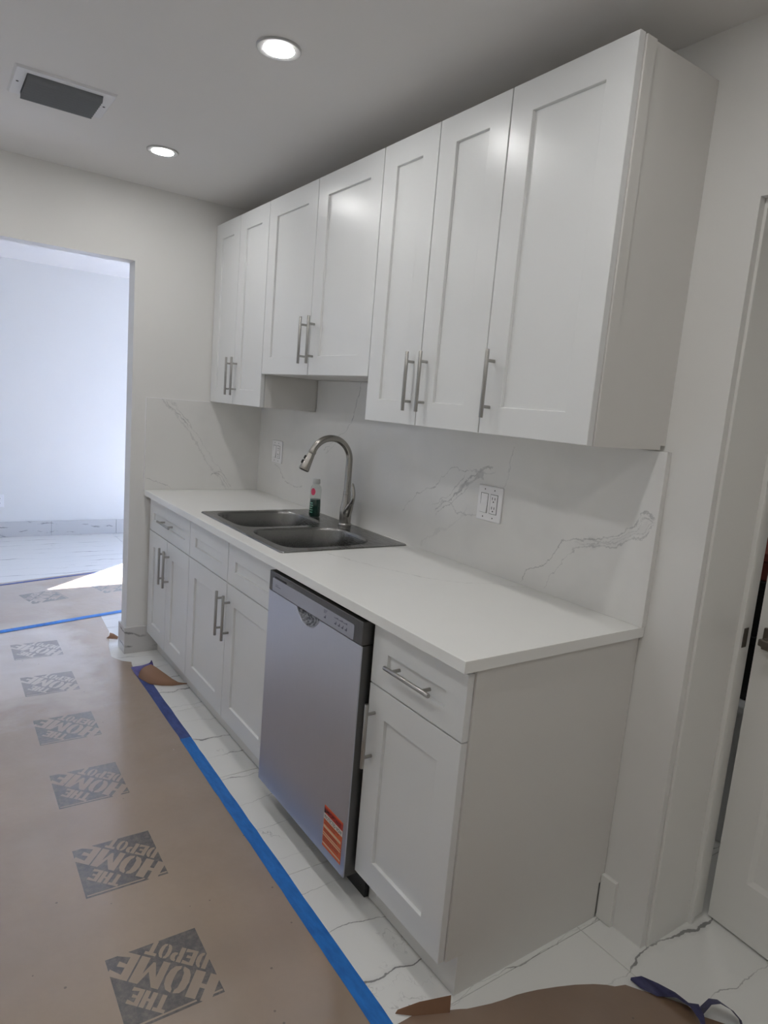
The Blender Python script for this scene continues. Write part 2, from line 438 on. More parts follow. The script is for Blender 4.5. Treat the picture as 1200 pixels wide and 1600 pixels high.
# floor: slab plus single tiles
bm = BM(); box(bm, -3.35, 0, -3.3, 3.8, -.10, -.0022); box(bm, 0, 5.0, -3.3, .34, -.10, -.0022); box(bm, 1.1, 5.0, .34, 3.8, -.10, -.0022)
floor = struct('floor', bm, M['grout'])
xs = [2.01+.61*k for k in range(-9, 6)]; ys = [-.097+1.22*k for k in range(-3, 4)]
protos = {}
g = .0009
for i in range(len(xs)-1):
    for j in range(len(ys)-1):
        x0, x1 = max(xs[i], -3.2), min(xs[i+1], 4.9); y0, y1 = max(ys[j], -3.0), min(ys[j+1], 3.5)
        if x1-x0 < .03 or y1-y0 < .03: continue
        if x0 > -.2 and y0 > 2.3: continue
        if x1 < 1.2 and x0 > -.4 and y1 > .4: y1 = min(y1, .34) if x0 < 0 or True else y1
        if y1-y0 < .03: continue
        w, d = round(x1-x0, 4), round(y1-y0, 4)
        if (w, d) not in protos:
            b = BM(); box(b, -w/2+g, w/2-g, -d/2+g, d/2-g, -.012, 0, .0008)
            me = bpy.data.meshes.new('tile'); b.to_mesh(me); b.free(); me.materials.append(M['tile']); protos[(w, d)] = me
        o = bpy.data.objects.new('tile', protos[(w, d)]); COL.objects.link(o); o.parent = floor
        o.location = ((x0+x1)/2, (y0+y1)/2, 0)
bm = BM(); box(bm, -3.35, 0, -3.3, 3.8, ZC, ZC+.12); box(bm, 0, 5.0, -3.3, .34, ZC, ZC+.12); box(bm, 1.1, 5.0, .34, 3.8, ZC, ZC+.12)
struct('ceiling', bm, M['ceil'])
# left wall with the wide opening into the next room
YO, ZO, YO2, TW = -.742, 2.081, -1.85, .11
V0, V1, VZ0_, VZ1_ = .75, 2.75, .45, 2.15            # added window, out of view, sized to brighten the next room
bm = BM()
box(bm, -TW, 0, YO, V0, 0, ZC); box(bm, -TW, 0, V1, 3.65, 0, ZC); box(bm, -TW, 0, V0, V1, 0, VZ0_); box(bm, -TW, 0, V0, V1, VZ1_, ZC); box(bm, -TW, 0, YO2, YO, ZO, ZC); box(bm, -TW, 0, -3.15, YO2, 0, ZC)
bmesh.ops.remove_doubles(bm, verts=bm.verts, dist=1e-5)
struct('wall_left', bm, M['wall'])
# back wall behind the cabinets, deep doorway at its right
XD0, XD1, ZD, TB = 2.7515, 3.56, 2.030, .305
bm = BM(); box(bm, 0, XD0, 0, TB, 0, ZC); box(bm, XD0, XD1, 0, TB, ZD, ZC); box(bm, XD1, 4.9, 0, TB, 0, ZC)
struct('wall_back', bm, M['wall'])
bm = BM(); box(bm, 0, 4.9, -2.72, -2.6, 0, ZC); struct('wall_front', bm, M['wall'])
bm = BM(); box(bm, 4.9, 5.0, -2.72, 2.6, 0, ZC); struct('wall_right', bm, M['wall'])
# next room
WY0, WY1, WZ = 1.045, 2.95, 2.12
bm = BM(); box(bm, -3.35, -3.2, -3.0, WY0, 0, ZC); box(bm, -3.35, -3.2, WY1, 3.5, 0, ZC); box(bm, -3.35, -3.2, WY0, WY1, WZ, ZC)
struct('wall_far', bm, M['wall'])
bm = BM(); box(bm, -3.35, -TW, -3.15, -3.0, 0, ZC); struct('wall_far_left', bm, M['wall'])
bm = BM(); box(bm, -3.35, -TW, 3.5, 3.65, 0, ZC); struct('wall_far_right', bm, M['wall'])
# utility room behind the door
bm = BM(); box(bm, 1.1, 4.9, 2.5, 2.6, 0, ZC); box(bm, 1.1, 1.2, TB, 2.5, 0, ZC); struct('wall_utility', bm, M['wall'])
# patio outside the sliding door
bm = BM(); box(bm, -9, -3.36, -3.2, 7, -.12, -.03); box(bm, .02, 1.09, .36, 9, -.12, -.03); box(bm, 1.09, 9, 3.85, 9, -.12, -.03); struct('patio', bm, M['concrete'])

# sliding glass door in the far room (out of frame, lets the daylight in)
win = empty('window_1', (-3.275, (WY0+WY1)/2, 0), kind='structure')
bm = BM()
fx0, fx1 = -3.345, -3.27
box(bm, fx0, fx1, WY0, WY0+.05, 0, WZ); box(bm, fx0, fx1, WY1-.05, WY1, 0, WZ)
box(bm, fx0, fx1, WY0+.05, WY1-.05, WZ-.05, WZ); box(bm, fx0, fx1, WY0+.05, WY1-.05, 0, .05)
ym = (WY0+WY1)/2; box(bm, fx0+.01, fx1-.01, ym-.03, ym+.03, .05, WZ-.05)
obj('window_frame', bm, M['ventframe'], win)
for a, b in ((WY0+.05, ym-.03), (ym+.03, WY1-.05)):
    bm = BM(); box(bm, -3.312, -3.306, a, b, .05, WZ-.05); obj('pane', bm, M['pane'], win)
added_win = empty('added_window_2', (-TW/2, (V0+V1)/2, VZ0_), kind='structure')  # unseen window added to light the far wall but not the kitchen
bm = BM(); x0, x1 = -.075, -.02; ym2 = (V0+V1)/2
box(bm, x0, x1, V0, V0+.05, VZ0_, VZ1_); box(bm, x0, x1, V1-.05, V1, VZ0_, VZ1_)
box(bm, x0, x1, V0+.05, V1-.05, VZ0_, VZ0_+.05); box(bm, x0, x1, V0+.05, V1-.05, VZ1_-.05, VZ1_); box(bm, x0+.01, x1-.01, ym2-.03, ym2+.03, VZ0_+.05, VZ1_-.05)
obj('window_frame', bm, M['ventframe'], added_win)  # frame of the added window
for a, b in ((V0+.05, ym2-.03), (ym2+.03, V1-.05)):
    bm = BM(); box(bm, -.05, -.044, a, b, VZ0_+.05, VZ1_-.05); obj('pane', bm, M['pane'], added_win)  # panes of the added window
pl2 = bpy.data.lights.new('window_portal', 'AREA'); pl2.shape = 'RECTANGLE'; pl2.size = V1-V0; pl2.size_y = VZ1_-VZ0_; pl2.cycles.is_portal = True
po2 = bpy.data.objects.new('window_portal', pl2); COL.objects.link(po2); po2.location = (.01, ym2, (VZ0_+VZ1_)/2)
po2.rotation_euler = Vector((-1, 0, 0)).to_track_quat('-Z', 'Z').to_euler()
pl = bpy.data.lights.new('window_portal', 'AREA'); pl.shape = 'RECTANGLE'; pl.size = WY1-WY0; pl.size_y = WZ
pl.cycles.is_portal = True
po = bpy.data.objects.new('window_portal', pl); COL.objects.link(po); po.location = (-3.36, ym, WZ/2)
po.rotation_euler = Vector((1, 0, 0)).to_track_quat('-Z', 'Z').to_euler()

# baseboards
bm = BM()
box(bm, 0, .012, YO-.012, -.56, 0, .148, .001); box(bm, -TW-.012, 0, YO-.012, YO, 0, .148, .001)
struct('baseboard_left', bm, M['bbtile'])
bb = empty('baseboard_far', (-3.2, 0, 0), kind='structure')
for a, b in ((-3.0, -1.86), (-1.858, -.642), (-.64, -.062), (-.058, .35), (.352, 1.00)):
    bm = BM(); box(bm, -3.2, -3.188, a, b, 0, .14, .001); obj('tile', bm, M['bbtile'], bb)
bm = BM(); box(bm, 2.6058, 2.657, -.0145, 0, .001, .143, .0012)
struct('baseboard_right', bm, M['trim'])

# door lining: jamb board, stop bead, recess
def lining(y0, y1, t):
    b = BM(); return b
bm = BM()
for (y0, y1, t) in ((.022, .223, .008), (.223, .237, .021), (.237, .305, .009)):
    box(bm, XD0, XD0+t, y0, y1, 0, ZD-t, .0012); box(bm, XD1-t, XD1, y0, y1, 0, ZD-t, .0012)
    box(bm, XD0, XD1, y0, y1, ZD-t, ZD, .0012)
struct('trim_1', bm, M['trim'])

# the ajar door
dl = empty('door_1', (3.535, .232, 0), kind='structure')
H0 = Vector((3.535, .232, 0)); L0 = Vector((2.779, .302, 0))
dx = (H0-L0).normalized(); dn = Vector((dx.y, -dx.x, 0))          # dn points into the kitchen
def dmat(): 
    m4 = Matrix((dx, -dn, Vector((0, 0, 1)))).transposed().to_4x4(); m4.translation = L0; return m4   # local: x along door, y away from kitchen
DW_, DH_ = (H0-L0).length, 2.0
def door_face(b, y, s):
    pass
b = BM()
def paneled(b, x0, x1, z0, z1, yf, holes, depth, th, slope):
    """front with sunk panels; all in local xz, front at y=yf, back at yf+th"""
    t = BM()
    xsn = sorted({x0, x1} | {h[0] for h in holes} | {h[1] for h in holes}); zsn = sorted({z0, z1} | {h[2] for h in holes} | {h[3] for h in holes})
    vd = {}
    def V(x, y, z):
        k = (round(x, 5), round(y, 5), round(z, 5))
        if k not in vd: vd[k] = t.verts.new((x, y, z))
        return vd[k]
    for i in range(len(xsn)-1):
        for j in range(len(zsn)-1):
            a, c, d, e = xsn[i], xsn[i+1], zsn[j], zsn[j+1]
            if any(h[0] <= a and c <= h[1] and h[2] <= d and e <= h[3] for h in holes): continue
            t.faces.new((V(a, yf, d), V(c, yf, d), V(c, yf, e), V(a, yf, e)))
    for (a, c, d, e) in holes:
        s = slope
        o4 = [V(a, yf, d), V(c, yf, d), V(c, yf, e), V(a, yf, e)]
        i4 = [V(a+s, yf+depth, d+s), V(c-s, yf+depth, d+s), V(c-s, yf+depth, e-s), V(a+s, yf+depth, e-s)]
        for k in range(4): t.faces.new((o4[k], o4[(k+1) % 4], i4[(k+1) % 4], i4[k]))
        t.faces.new(i4)
    o4 = [V(x0, yf, z0), V(x1, yf, z0), V(x1, yf, z1), V(x0, yf, z1)]
    r4 = [V(x0, yf+th, z0), V(x1, yf+th, z0), V(x1, yf+th, z1), V(x0, yf+th, z1)]
    # side walls follow the split outline
    for (seq, fn) in ((xsn, lambda p: (p, z0)), (xsn, lambda p: (p, z1)), (zsn, lambda p: (x0, p)), (zsn, lambda p: (x1, p))):
        for k in range(len(seq)-1):
            p, q = fn(seq[k]), fn(seq[k+1])
            t.faces.new((V(p[0], yf, p[1]), V(q[0], yf, q[1]), V(q[0], yf+th, q[1]), V(p[0], yf+th, p[1])))
    ring = [V(x, yf+th, z0) for x in xsn] + [V(x1, yf+th, z) for z in zsn[1:]] + [V(x, yf+th, z1) for x in xsn[::-1][1:]] + [V(x0, yf+th, z) for z in zsn[::-1][1:-1]]
    t.faces.new(ring)
    bmesh.ops.recalc_face_normals(t, faces=t.faces)
    return merge(b, t)
paneled(b, 0, DW_, .008, DH_, 0, [(.095, DW_-.095, .18, .80), (.095, DW_-.095, .98, 1.88)], .009, .036, .014)
bmesh.ops.transform(b, matrix=dmat(), verts=b.verts)
obj('door_panel', b, M['trim'], dl)
# lever on a square rose
b = BM()
box(b, .022, .082, -.012, 0, .872, .936, .003, 0, 2)
lathe(b, [(0, 0), (.013, 0), (.013, .045), (0, .045)], Vector((.052, -.056, .904)), 16, 0, (0, 1, 0))
box(b, .04, .165, -.064, -.05, .895, .915, .004, 0, 2)
for zz in (.881,):
    lathe(b, [(0, 0), (.004, 0), (.004, .0015), (0, .0015)], Vector((.034, -.0135, zz)), 12, 0, (0, 1, 0))
bmesh.ops.transform(b, matrix=dmat(), verts=b.verts)
obj('door_handle', b, M['bronze'], dl)
b = BM(); box(b, XD0+.009, XD0+.0105, .25, .285, .866, .924, .0006)
box(b, XD0+.0105, XD0+.012, .258, .266, .88, .91)
obj('strike_plate', b, M['bronze'], dl)

# ================================================================ CABINETS
HANDLE_L, HANDLE_CC, STAND = .190, .128, .029
hb = BM()
tube(hb, [(0, 0, -HANDLE_L/2), (0, 0, -HANDLE_L/2+.001), (0, 0, HANDLE_L/2-.001), (0, 0, HANDLE_L/2)], [.0054, .006, .006, .0054], 14)
for s in (-1, 1): tube(hb, [(0, .002, s*HANDLE_CC/2), (0, STAND, s*HANDLE_CC/2)], .0048, 12)
handle_me = bpy.data.meshes.new('handle'); hb.to_mesh(handle_me); hb.free(); handle_me.materials.append(M['nickel'])
for f in handle_me.polygons: f.use_smooth = True
handle_me.set_sharp_from_angle(angle=math.radians(40))
def handle(parent, x, y, z, horiz=False):
    o = bpy.data.objects.new('handle', handle_me); COL.objects.link(o); o.parent = parent
    o.location = Vector((x, y-STAND, z))-WL[parent.name]
    if horiz: o.rotation_euler = (0, math.pi/2, 0)
    return o
def shaker(name, parent, x0, x1, z0, z1, yf, sx=.080, st=.079, sb=.077, rec=.009, th=.02):
    b = BM(); paneled(b, x0, x1, z0, z1, yf, [(x0+sx, x1-sx, z0+sb, z1-st)], rec, th, .0012)
    eds = [e for e in b.edges if all(abs(v.co.y-yf) < 1e-5 for v in e.verts) and e.is_boundary is False and len(e.link_faces) == 2
           and any(abs(f.normal.y) < .5 for f in e.link_faces)]
    bmesh.ops.bevel(b, geom=eds, offset=.0014, segments=2, affect='EDGES', profile=.5)
    return obj(name, b, M['cab'], parent)

def upper(x0, x1, zb, zt, label, doors, handles_at, side_right=False):
    t = empty('wall_cabinet', ((x0+x1)/2, -.16, zb), label, 'cabinet', 'white shaker wall cabinets')
    b = BM()
    e = .0005
    box(b, x0+e, x1-.0045, -.265, -.0005, zb+.012, zt-.004, 0)             # box (sides slightly behind the face frame)
    box(b, x0+e, x1-e, -.303, -.265, zb, zt-.002, .0012)                  # face frame
    box(b, x0+e, x1-.0045, -.265, -.022, zb, zb+.012, 0)
    obj('body', b, M['cabside'], t)
    for (a, c), hx in zip(doors, handles_at):
        d = shaker('door', t, a, c, zb+.0015, zt, -.3253)
        handle(d, hx, -.3253, zb+.141)
    return t
ZU, ZS, ZT = 1.407, 1.562, 2.336
gp = .0021
upper(.004, .6715, ZU, ZT, 'tall narrow white wall cabinet in the left corner beside the far wall', [(.006, .3296-gp), (.3296+gp, .6715-gp)], [.3296-.036, .3296+.036])
upper(.6715, 1.5951, ZS, ZT, 'wide shorter white wall cabinet hanging above the sink', [(.6715+gp, 1.1305-gp), (1.1305+gp, 1.5951-gp)], [1.1305-.036, 1.1305+.036])
upper(1.5951, 2.2064, ZU, ZT, 'two-door white wall cabinet right of the shorter one over the sink', [(1.5951+gp, 1.899-gp), (1.899+gp, 2.2064-gp)], [1.899-.036, 1.899+.036])
upper(2.2064, 2.603, ZU, ZT, 'single-door white wall cabinet at the right end, nearest the doorway', [(2.2064+gp, 2.5983)], [2.2064+.036])

ZB, ZDL, ZDT, YF = .1148, .6997, .870, -.6357
def base_cab(x0, x1, label, hollow=False):
    t = empty('base_cabinet', ((x0+x1)/2, -.3, 0), label, 'cabinet', 'white shaker base cabinets')
    b = BM(); e = .0006
    box(b, x0+e, x0+.018, -.614, -.002, ZB, .8825); box(b, x1-.018, x1-e, -.614, -.002, ZB, .8825)
    if hollow:
        box(b, x0+.018, x1-.018, -.614, -.612, ZB, .8825); box(b, x0+.018, x1-.018, -.014, -.002, ZB, .8825); box(b, x0+.018, x1-.018, -.612, -.014, ZB, ZB+.016)
    else: box(b, x0+.018, x1-.018, -.614, -.002, ZB, .8825)
    box(b, x0+e, x1-e, -.56, -.02, 0, ZB)
    obj('body', b, M['cabside'], t)
    b = BM(); box(b, x0+e, x1-e, -.574, -.56, .001, ZB-.001); obj('toe_kick', b, M['cabside'], t)
    return t
def drawer(t, x0, x1): return shaker('drawer', t, x0, x1, ZDL+gp, ZDT, YF, .072, .068, .058)
def bdoor(t, x0, x1): return shaker('door', t, x0, x1, ZB, ZDL-gp, YF, .080, .081, .074)
BX = [0, .6704, 1.1403, 1.5975, 2.204, 2.606]
t = base_cab(.0135, BX[1], 'left base cabinet with one drawer above two doors, against the far wall')
d = drawer(t, .016, BX[1]-gp); handle(d, (.016+BX[1])/2, YF, .785, True)
d = bdoor(t, .016, .334-gp); handle(d, .334-.037, YF, .561)
d = bdoor(t, .334+gp, BX[1]-gp); handle(d, .334+.037, YF, .561)
t = base_cab(BX[1], BX[3], 'base cabinet under the sink with two plain false drawer fronts', True)
drawer(t, BX[1]+gp, BX[2]-gp); drawer(t, BX[2]+gp, BX[3]-gp)
d = bdoor(t, BX[1]+gp, BX[2]-gp); handle(d, BX[2]-.037, YF, .561)
d = bdoor(t, BX[2]+gp, BX[3]-gp); handle(d, BX[2]+.037, YF, .561)
t = base_cab(2.210, BX[5], 'narrow base cabinet at the near end right of the dishwasher')
d = drawer(t, 2.2115, 2.5995); handle(d, 2.405, YF, .782, True)
d = bdoor(t, 2.2115, 2.5995); handle(d, 2.2115+.034, YF, .557)

# ================================================================ COUNTERTOP
ZK = .914; KB = .8835
SX0, SX1, SY0, SY1 = .730, 1.535, -.580, -.075     # sink cut-out
bm = BM()
def ring_slab(bm, out, inn, z0, z1):
    t = BM()
    O = [[t.verts.new((x, y, z)) for x, y in out] for z in (z0, z1)]; I = [[t.verts.new((x, y, z)) for x, y in inn] for z in (z0, z1)]
    for k in range(4):
        j = (k+1) % 4
        t.faces.new((O[1][k], O[1][j], I[1][j], I[1][k])); t.faces.new((O[0][k], I[0][k], I[0][j], O[0][j]))
        t.faces.new((O[0][k], O[0][j], O[1][j], O[1][k])); t.faces.new((I[0][k], I[1][k], I[1][j], I[0][j]))
    bmesh.ops.recalc_face_normals(t, faces=t.faces)
    eds = [e for e in t.edges if all(v in set(O[1]) for v in e.verts) or all(v in set(O[0]) for v in e.verts)]
    bmesh.ops.bevel(t, geom=eds, offset=.0016, segments=2, affect='EDGES', profile=.5)
    return merge(bm, t)
rect = lambda x0, x1, y0, y1: [(x0, y0), (x1, y0), (x1, y1), (x0, y1)]
ring_slab(bm, rect(.001, 2.6178, -.6668, -.001), rect(SX0, SX1, SY0, SY1), KB, ZK)
obj('countertop', bm, M['counter'], None, loc=(1.3, -.33, KB), label='long white quartz countertop running over the base cabinets and dishwasher', cat='countertop')

# backsplash slabs
bm = BM(); 
prism(bm, [(.0125, ZK+.0005), (2.6215, ZK+.0005), (2.6215, 1.4035), (1.594, 1.4035), (1.594, 1.5605), (.6735, 1.5605), (.6735, 1.4035), (.0125, 1.4035)], -.0205, -.0005, 1)
obj('backsplash_slab', bm, M['splash'], None, loc=(1.3, -.01, ZK), label='long grey-veined marble backsplash behind the sink and faucet', cat='backsplash')
bm = BM(); box(bm, .0005, .012, -.669, -.0008, ZK+.0005, 1.4035, .0008)
lsl = obj('backsplash_slab', bm, M['splash_left'], None, loc=(.006, -.33, ZK), label='short square marble backsplash on the left end wall', cat='backsplash')

bm = BM(); box(bm, .0005, .0085, -.672, -.022, 1.4036, 1.4066); box(bm, .0005, .0085, -.672, -.6691, ZK+.001, 1.4036); obj('caulk_line', bm, M['plastic'], lsl)

# ================================================================ SINK
sk = empty('kitchen_sink', (1.13, -.32, ZK), 'stainless double-bowl drop-in sink set in the white countertop', 'sink')
SXL, SXR, SYF, SYB = .711, 1.552, -.607, -.042
def dbowl(x0, x1, y0, y1, inset=0, n=56):
    pts = []
    cx, cy = (x0+x1)/2, (y0+y1)/2; a, b_ = (x1-x0)/2-inset, (y1-y0)/2-inset
    for k in range(n):
        th = 2*math.pi*k/n; c, s = math.cos(th), math.sin(th)
        e = 2/5.0 if s < 0 else 2/3.2
        x = math.copysign(abs(c)**e, c)*a; y = math.copysign(abs(s)**e, s)*b_
        pts.append((cx+x, cy+y))
    return pts
BW = [(.738, 1.108, -.566, -.150), (1.142, 1.512, -.566, -.150)]
ZR = ZK+.0055
t = BM(); edges = []
def loop(pts, z):
    vs = [t.verts.new((x, y, z)) for x, y in pts]; es = [t.edges.new((vs[i], vs[(i+1) % len(vs)])) for i in range(len(vs))]
    return vs, es
def rrect(x0, x1, y0, y1, r, n=5):
    P = []
    for cx, cy, a0 in ((x1-r, y1-r, 0), (x0+r, y1-r, 90), (x0+r, y0+r, 180), (x1-r, y0+r, 270)):
        for k in range(n+1):
            a = math.radians(a0+90*k/n); P.append((cx+r*math.cos(a), cy+r*math.sin(a)))
    return P
o2, e2 = loop(rrect(SXL+.003, SXR-.003, SYF+.003, SYB-.003, .012), ZR); edges += e2
holes = []
for q in BW:
    v, e = loop(dbowl(*q), ZR-.0008); edges += e; holes.append(v)
bmesh.ops.triangle_fill(t, edges=edges, use_beauty=True)
o1, _ = loop(rrect(SXL, SXR, SYF, SYB, .014), ZK+.0004)
for k in range(len(o1)):
    j = (k+1) % len(o1); t.faces.new((o1[k], o1[j], o2[j], o2[k]))
bmesh.ops.recalc_face_normals(t, faces=t.faces)
obj('rim', t, M['sink'], sk, True)
for q in BW:
    b = BM(); rows = []
    for ins, z in ((0, ZR-.0008), (.003, ZR-.004), (.006, ZR-.012), (.012, ZR-.11), (.018, ZR-.155), (.035, ZR-.176), (.065, ZR-.182), (.13, ZR-.187)):
        rows.append([b.verts.new((x, y, z)) for x, y in dbowl(*q, inset=ins)])
    n = len(rows[0])
    for r in range(len(rows)-1):
        for k in range(n): b.faces.new((rows[r][k], rows[r][(k+1) % n], rows[r+1][(k+1) % n], rows[r+1][k]))
    b.faces.new(rows[-1])
    bmesh.ops.recalc_face_normals(b, faces=b.faces)
    bw = obj('bowl', b, M['sink'], sk, True)
    b = BM(); lathe(b, [(0, .003), (.02, .003), (.034, .004), (.043, .003), (.044, 0)], Vector(((q[0]+q[1])/2, (q[2]+q[3])/2, ZR-.1868)), 24)
    obj('drain', b, M['faucet'], bw, True)
# raised front rim line
# ================================================================ FAUCET
FX, FY, FZ = 1.125, -.084, ZR
fa = empty('kitchen_faucet', (FX, FY, FZ), 'brushed nickel gooseneck faucet with pull-down head standing behind the sink', 'faucet')
b = BM(); lathe(b, [(0, 0), (.030, 0), (.030, .006), (.027, .010), (.0, .010)], Vector((FX, FY, FZ)), 28)
obj('base_ring', b, M['faucet'], fa, True)
b = BM(); lathe(b, [(0, .0095), (.0262, .0095), (.0268, .03), (.0272, .055), (.0255, .078), (.022, .098), (.0185, .118), (.0172, .137), (.0175, .142), (0, .142)], Vector((FX, FY, FZ)), 28)
# swelling toward the lever side
tube(b, [(FX+.005, FY, FZ+.04), (FX+.016, FY-.002, FZ+.058), (FX+.034, FY-.004, FZ+.083), (FX+.048, FY-.005, FZ+.103)], [.018, .0205, .0175, .012], 18)
obj('body', b, M['faucet'], fa, True)
b = BM(); tube(b, [(FX+.040, FY-.004, FZ+.094), (FX+.054, FY-.005, FZ+.108), (FX+.062, FY-.005, FZ+.127), (FX+.063, FY-.005, FZ+.150), (FX+.058, FY-.005, FZ+.172), (FX+.049, FY-.004, FZ+.190), (FX+.046, FY-.004, FZ+.195)],
            [.0118, .0105, .0092, .0088, .0080, .0058, .0025], 14)
obj('lever', b, M['faucet'], fa, True)
b = BM()
path = [(FX, FY, FZ+.140), (FX, FY, FZ+.18), (FX, FY, FZ+.24)]
RA = .098; ZA = FZ+.288
for k in range(0, 25):
    a = math.radians(k*(158/24)); path.append((FX, FY-RA+RA*math.cos(a), ZA+RA*math.sin(a)))
tube(b, path, [.0150]*2+[.0148]+[.0146]*25, 20)
tube(b, [(FX, FY, FZ+.138), (FX, FY, FZ+.152)], [.0172, .0168], 22)
obj('spout', b, M['faucet'], fa, True)
pe = Vector(path[-1]); pd = (pe-Vector(path[-2])).normalized()
b = BM()
tube(b, [pe-pd*.004, pe+pd*.004, pe+pd*.008], [.0165, .0168, .016], 22)
tube(b, [pe+pd*.0105, pe+pd*.03, pe+pd*.06, pe+pd*.083, pe+pd*.087], [.0155, .0175, .0208, .0235, .0225], 22)
sh = obj('spray_head', b, M['faucet'], fa, True)
b = BM(); tube(b, [pe+pd*.0865, pe+pd*.0885], [.0195, .0190], 20); obj('spray_face', b, M['rubber'], sh, True)
side = Vector((-.35, -1, .2)); side = (side-pd*side.dot(pd)).normalized()
for k, r in ((.034, .0182), (.056, .0205)):
    b = BM(); c = pe+pd*k+side*(r-.0005)
    tube(b, [c-pd*.009, c-pd*.006, c+pd*.006, c+pd*.009], [.002, .0062, .0062, .002], 10); obj('button', b, M['rubber'], sh, True)

# bottle
BC = Vector((.908, -.122, ZR+.0006))
bo = empty('soap_bottle', BC, 'clear bottle half full of dark green liquid on the sink rim left of the faucet', 'bottle')
b = BM(); lathe(b, [(0, 0), (.024, 0), (.0275, .004), (.0275, .03), (.0268, .06), (.0255, .085), (.0262, .11), (.0265, .125), (.0235, .142), (.0150, .153), (.0138, .158)], BC, 26)
obj('bottle_shell', b, M['clear'], bo, True)
b = BM(); lathe(b, [(0, .002), (.0225, .002), (.0258, .006), (.0258, .03), (.0252, .06), (.0242, .083), (0, .083)], BC, 26)
obj('liquid', b, M['liquid'], bo, True)
b = BM(); lathe(b, [(0, .156), (.0175, .156), (.0180, .158), (.0172, .176), (.014, .180), (0, .181)], BC, 22)
obj('cap', b, M['capgrey'], bo, True)
view = Vector((CAMPOS[0]-BC.x, CAMPOS[1]-BC.y, 0)).normalized(); ang0 = math.atan2(view.y, view.x)
def curved_patch(b, c, r, a0, a1, z0, z1, rounded=False, n=10, mz=6):
    t = BM(); g_ = []
    for i in range(n+1):
        u = -1+2*i/n; col = []
        hz = math.sqrt(max(0, 1-u*u)) if rounded else 1
        for j in range(mz+1):
            w = -1+2*j/mz
            a = (a0+a1)/2+u*(a1-a0)/2; z = (z0+z1)/2+w*hz*(z1-z0)/2
            col.append(t.verts.new((c.x+r*math.cos(a), c.y+r*math.sin(a), c.z+z)))
        g_.append(col)
    for i in range(n):
        for j in range(mz): t.faces.new((g_[i][j], g_[i+1][j], g_[i+1][j+1], g_[i][j+1]))
    return merge(b, t)
b = BM(); curved_patch(b, BC, .0272, ang0-.95, ang0-.05, .103, .137, True); obj('label', b, M['st_pink'], bo, label='round pink label')
b = BM()
for z0 in (.02, .031, .042, .053, .064): curved_patch(b, BC, .0279, ang0-.95, ang0-.35-random.random()*.15, z0, z0+.0045, False, 5, 1)
obj('print', b, M['st_greenprint'], bo)

# ================================================================ DISHWASHER
dw = empty('dishwasher', (1.9, -.35, 0), 'stainless steel dishwasher with orange sticker, standing between the base cabinets', 'dishwasher')
DX0, DX1, DY, DZ0, DZS, DZ1 = 1.6005, 2.2002, -.6670, .0915, .8035, .8717
b = BM(); box(b, DX0+.006, DX1-.006, -.598, -.03, .10, .866); obj('tub', b, M['black'], dw)
b = BM(); box(b, DX0+.01, DX1+.008, -.590, -.576, .004, .100); obj('toe_panel', b, M['black'], dw)
b = BM()
PX0, PX1, PD = 1.812, 1.962, .042
pk = [(DX0, DZ0), (DX1, DZ0), (DX1, DZS-.0015)]
arc = [(PX1-(PX1-PX0)*k/18, DZS-.0015-PD*(1-abs(2*k/18-1)**2.6)) for k in range(19)]
pk += arc+[(DX0, DZS-.0015)]
prism(b, pk, DY, DY+.004, 1)
dp = obj('door', b, M['dwsteel'], dw)
b = BM(); box(b, DX0, DX1, DY+.004, -.600, DZ0, DZS-.05); box(b, DX0, PX0-.01, DY+.004, -.600, DZS-.05, DZS-.002); box(b, PX1+.01, DX1, DY+.004, -.600, DZS-.05, DZS-.002)
obj('door_side', b, M['dwside'], dp)
b = BM()   # sunk pocket with crumpled film over it
t = BM(); rows = []
for r in range(7):
    f = r/6
    rows.append([t.verts.new((1.887+(x-1.887)*(1-.28*f), DY+.003+.018*math.sin(f*math.pi/2)+random.uniform(-.0015, .0015), DZS-.0015+(z-DZS+.0015)*(1-.42*f))) for x, z in arc])
for r in range(6):
    for k in range(18): t.faces.new((rows[r][k], rows[r][k+1], rows[r+1][k+1], rows[r+1][k]))
t.faces.new(rows[-1]); bmesh.ops.recalc_face_normals(t, faces=t.faces); merge(b, t)
obj('handle_pocket', b, M['film2'], dp, True)
b = BM()   # rim of the pocket
tube(b, [(x, DY-.0005, z) for x, z in arc], .0014, 8); obj('pocket_rim', b, M['dwsteel'], dp, True)
b = BM(); box(b, DX0, DX1, DY-.001, -.600, DZS, DZ1, .0022, 0, 2)
cp = obj('control_panel', b, M['dwside'], dw)
b = BM(); prism(b, rrect(1.628, 2.158, .8065, .8515, .006, 4), DY-.0022, DY-.001, 1); obj('panel_film', b, M['film'], cp)
b = BM(); box(b, 1.645, 1.728, DY-.0028, DY-.001, .8530, .8575); obj('vent_slot', b, M['black'], cp)
for x in (1.990, 2.052, 2.072, 2.092, 2.112):
    b = BM(); prism(b, [(x, .8205), (x+.009, .8205), (x+.0095, .8305), (x+.006, .8235), (x, .8235)], DY-.0032, DY-.0022, 1); obj('button', b, M['darkgrey'], cp)
b = BM()
for k in range(9): box(b, 2.048+k*.0085, 2.053+k*.0085, DY-.0026, DY-.0022, .8385, .8400+.0015*(k % 3))
for k in range(4): box(b, 1.986, 1.998+.003*k, DY-.0026, DY-.0022, .836+.003*k, .8368+.003*k)
box(b, 1.650, 1.690, DY-.0026, DY-.0022, .826, .8275); box(b, 1.652, 1.672, DY-.0026, DY-.0022, .8315, .8325)
obj('printing', b, M['darkgrey'], cp, kind='stuff')
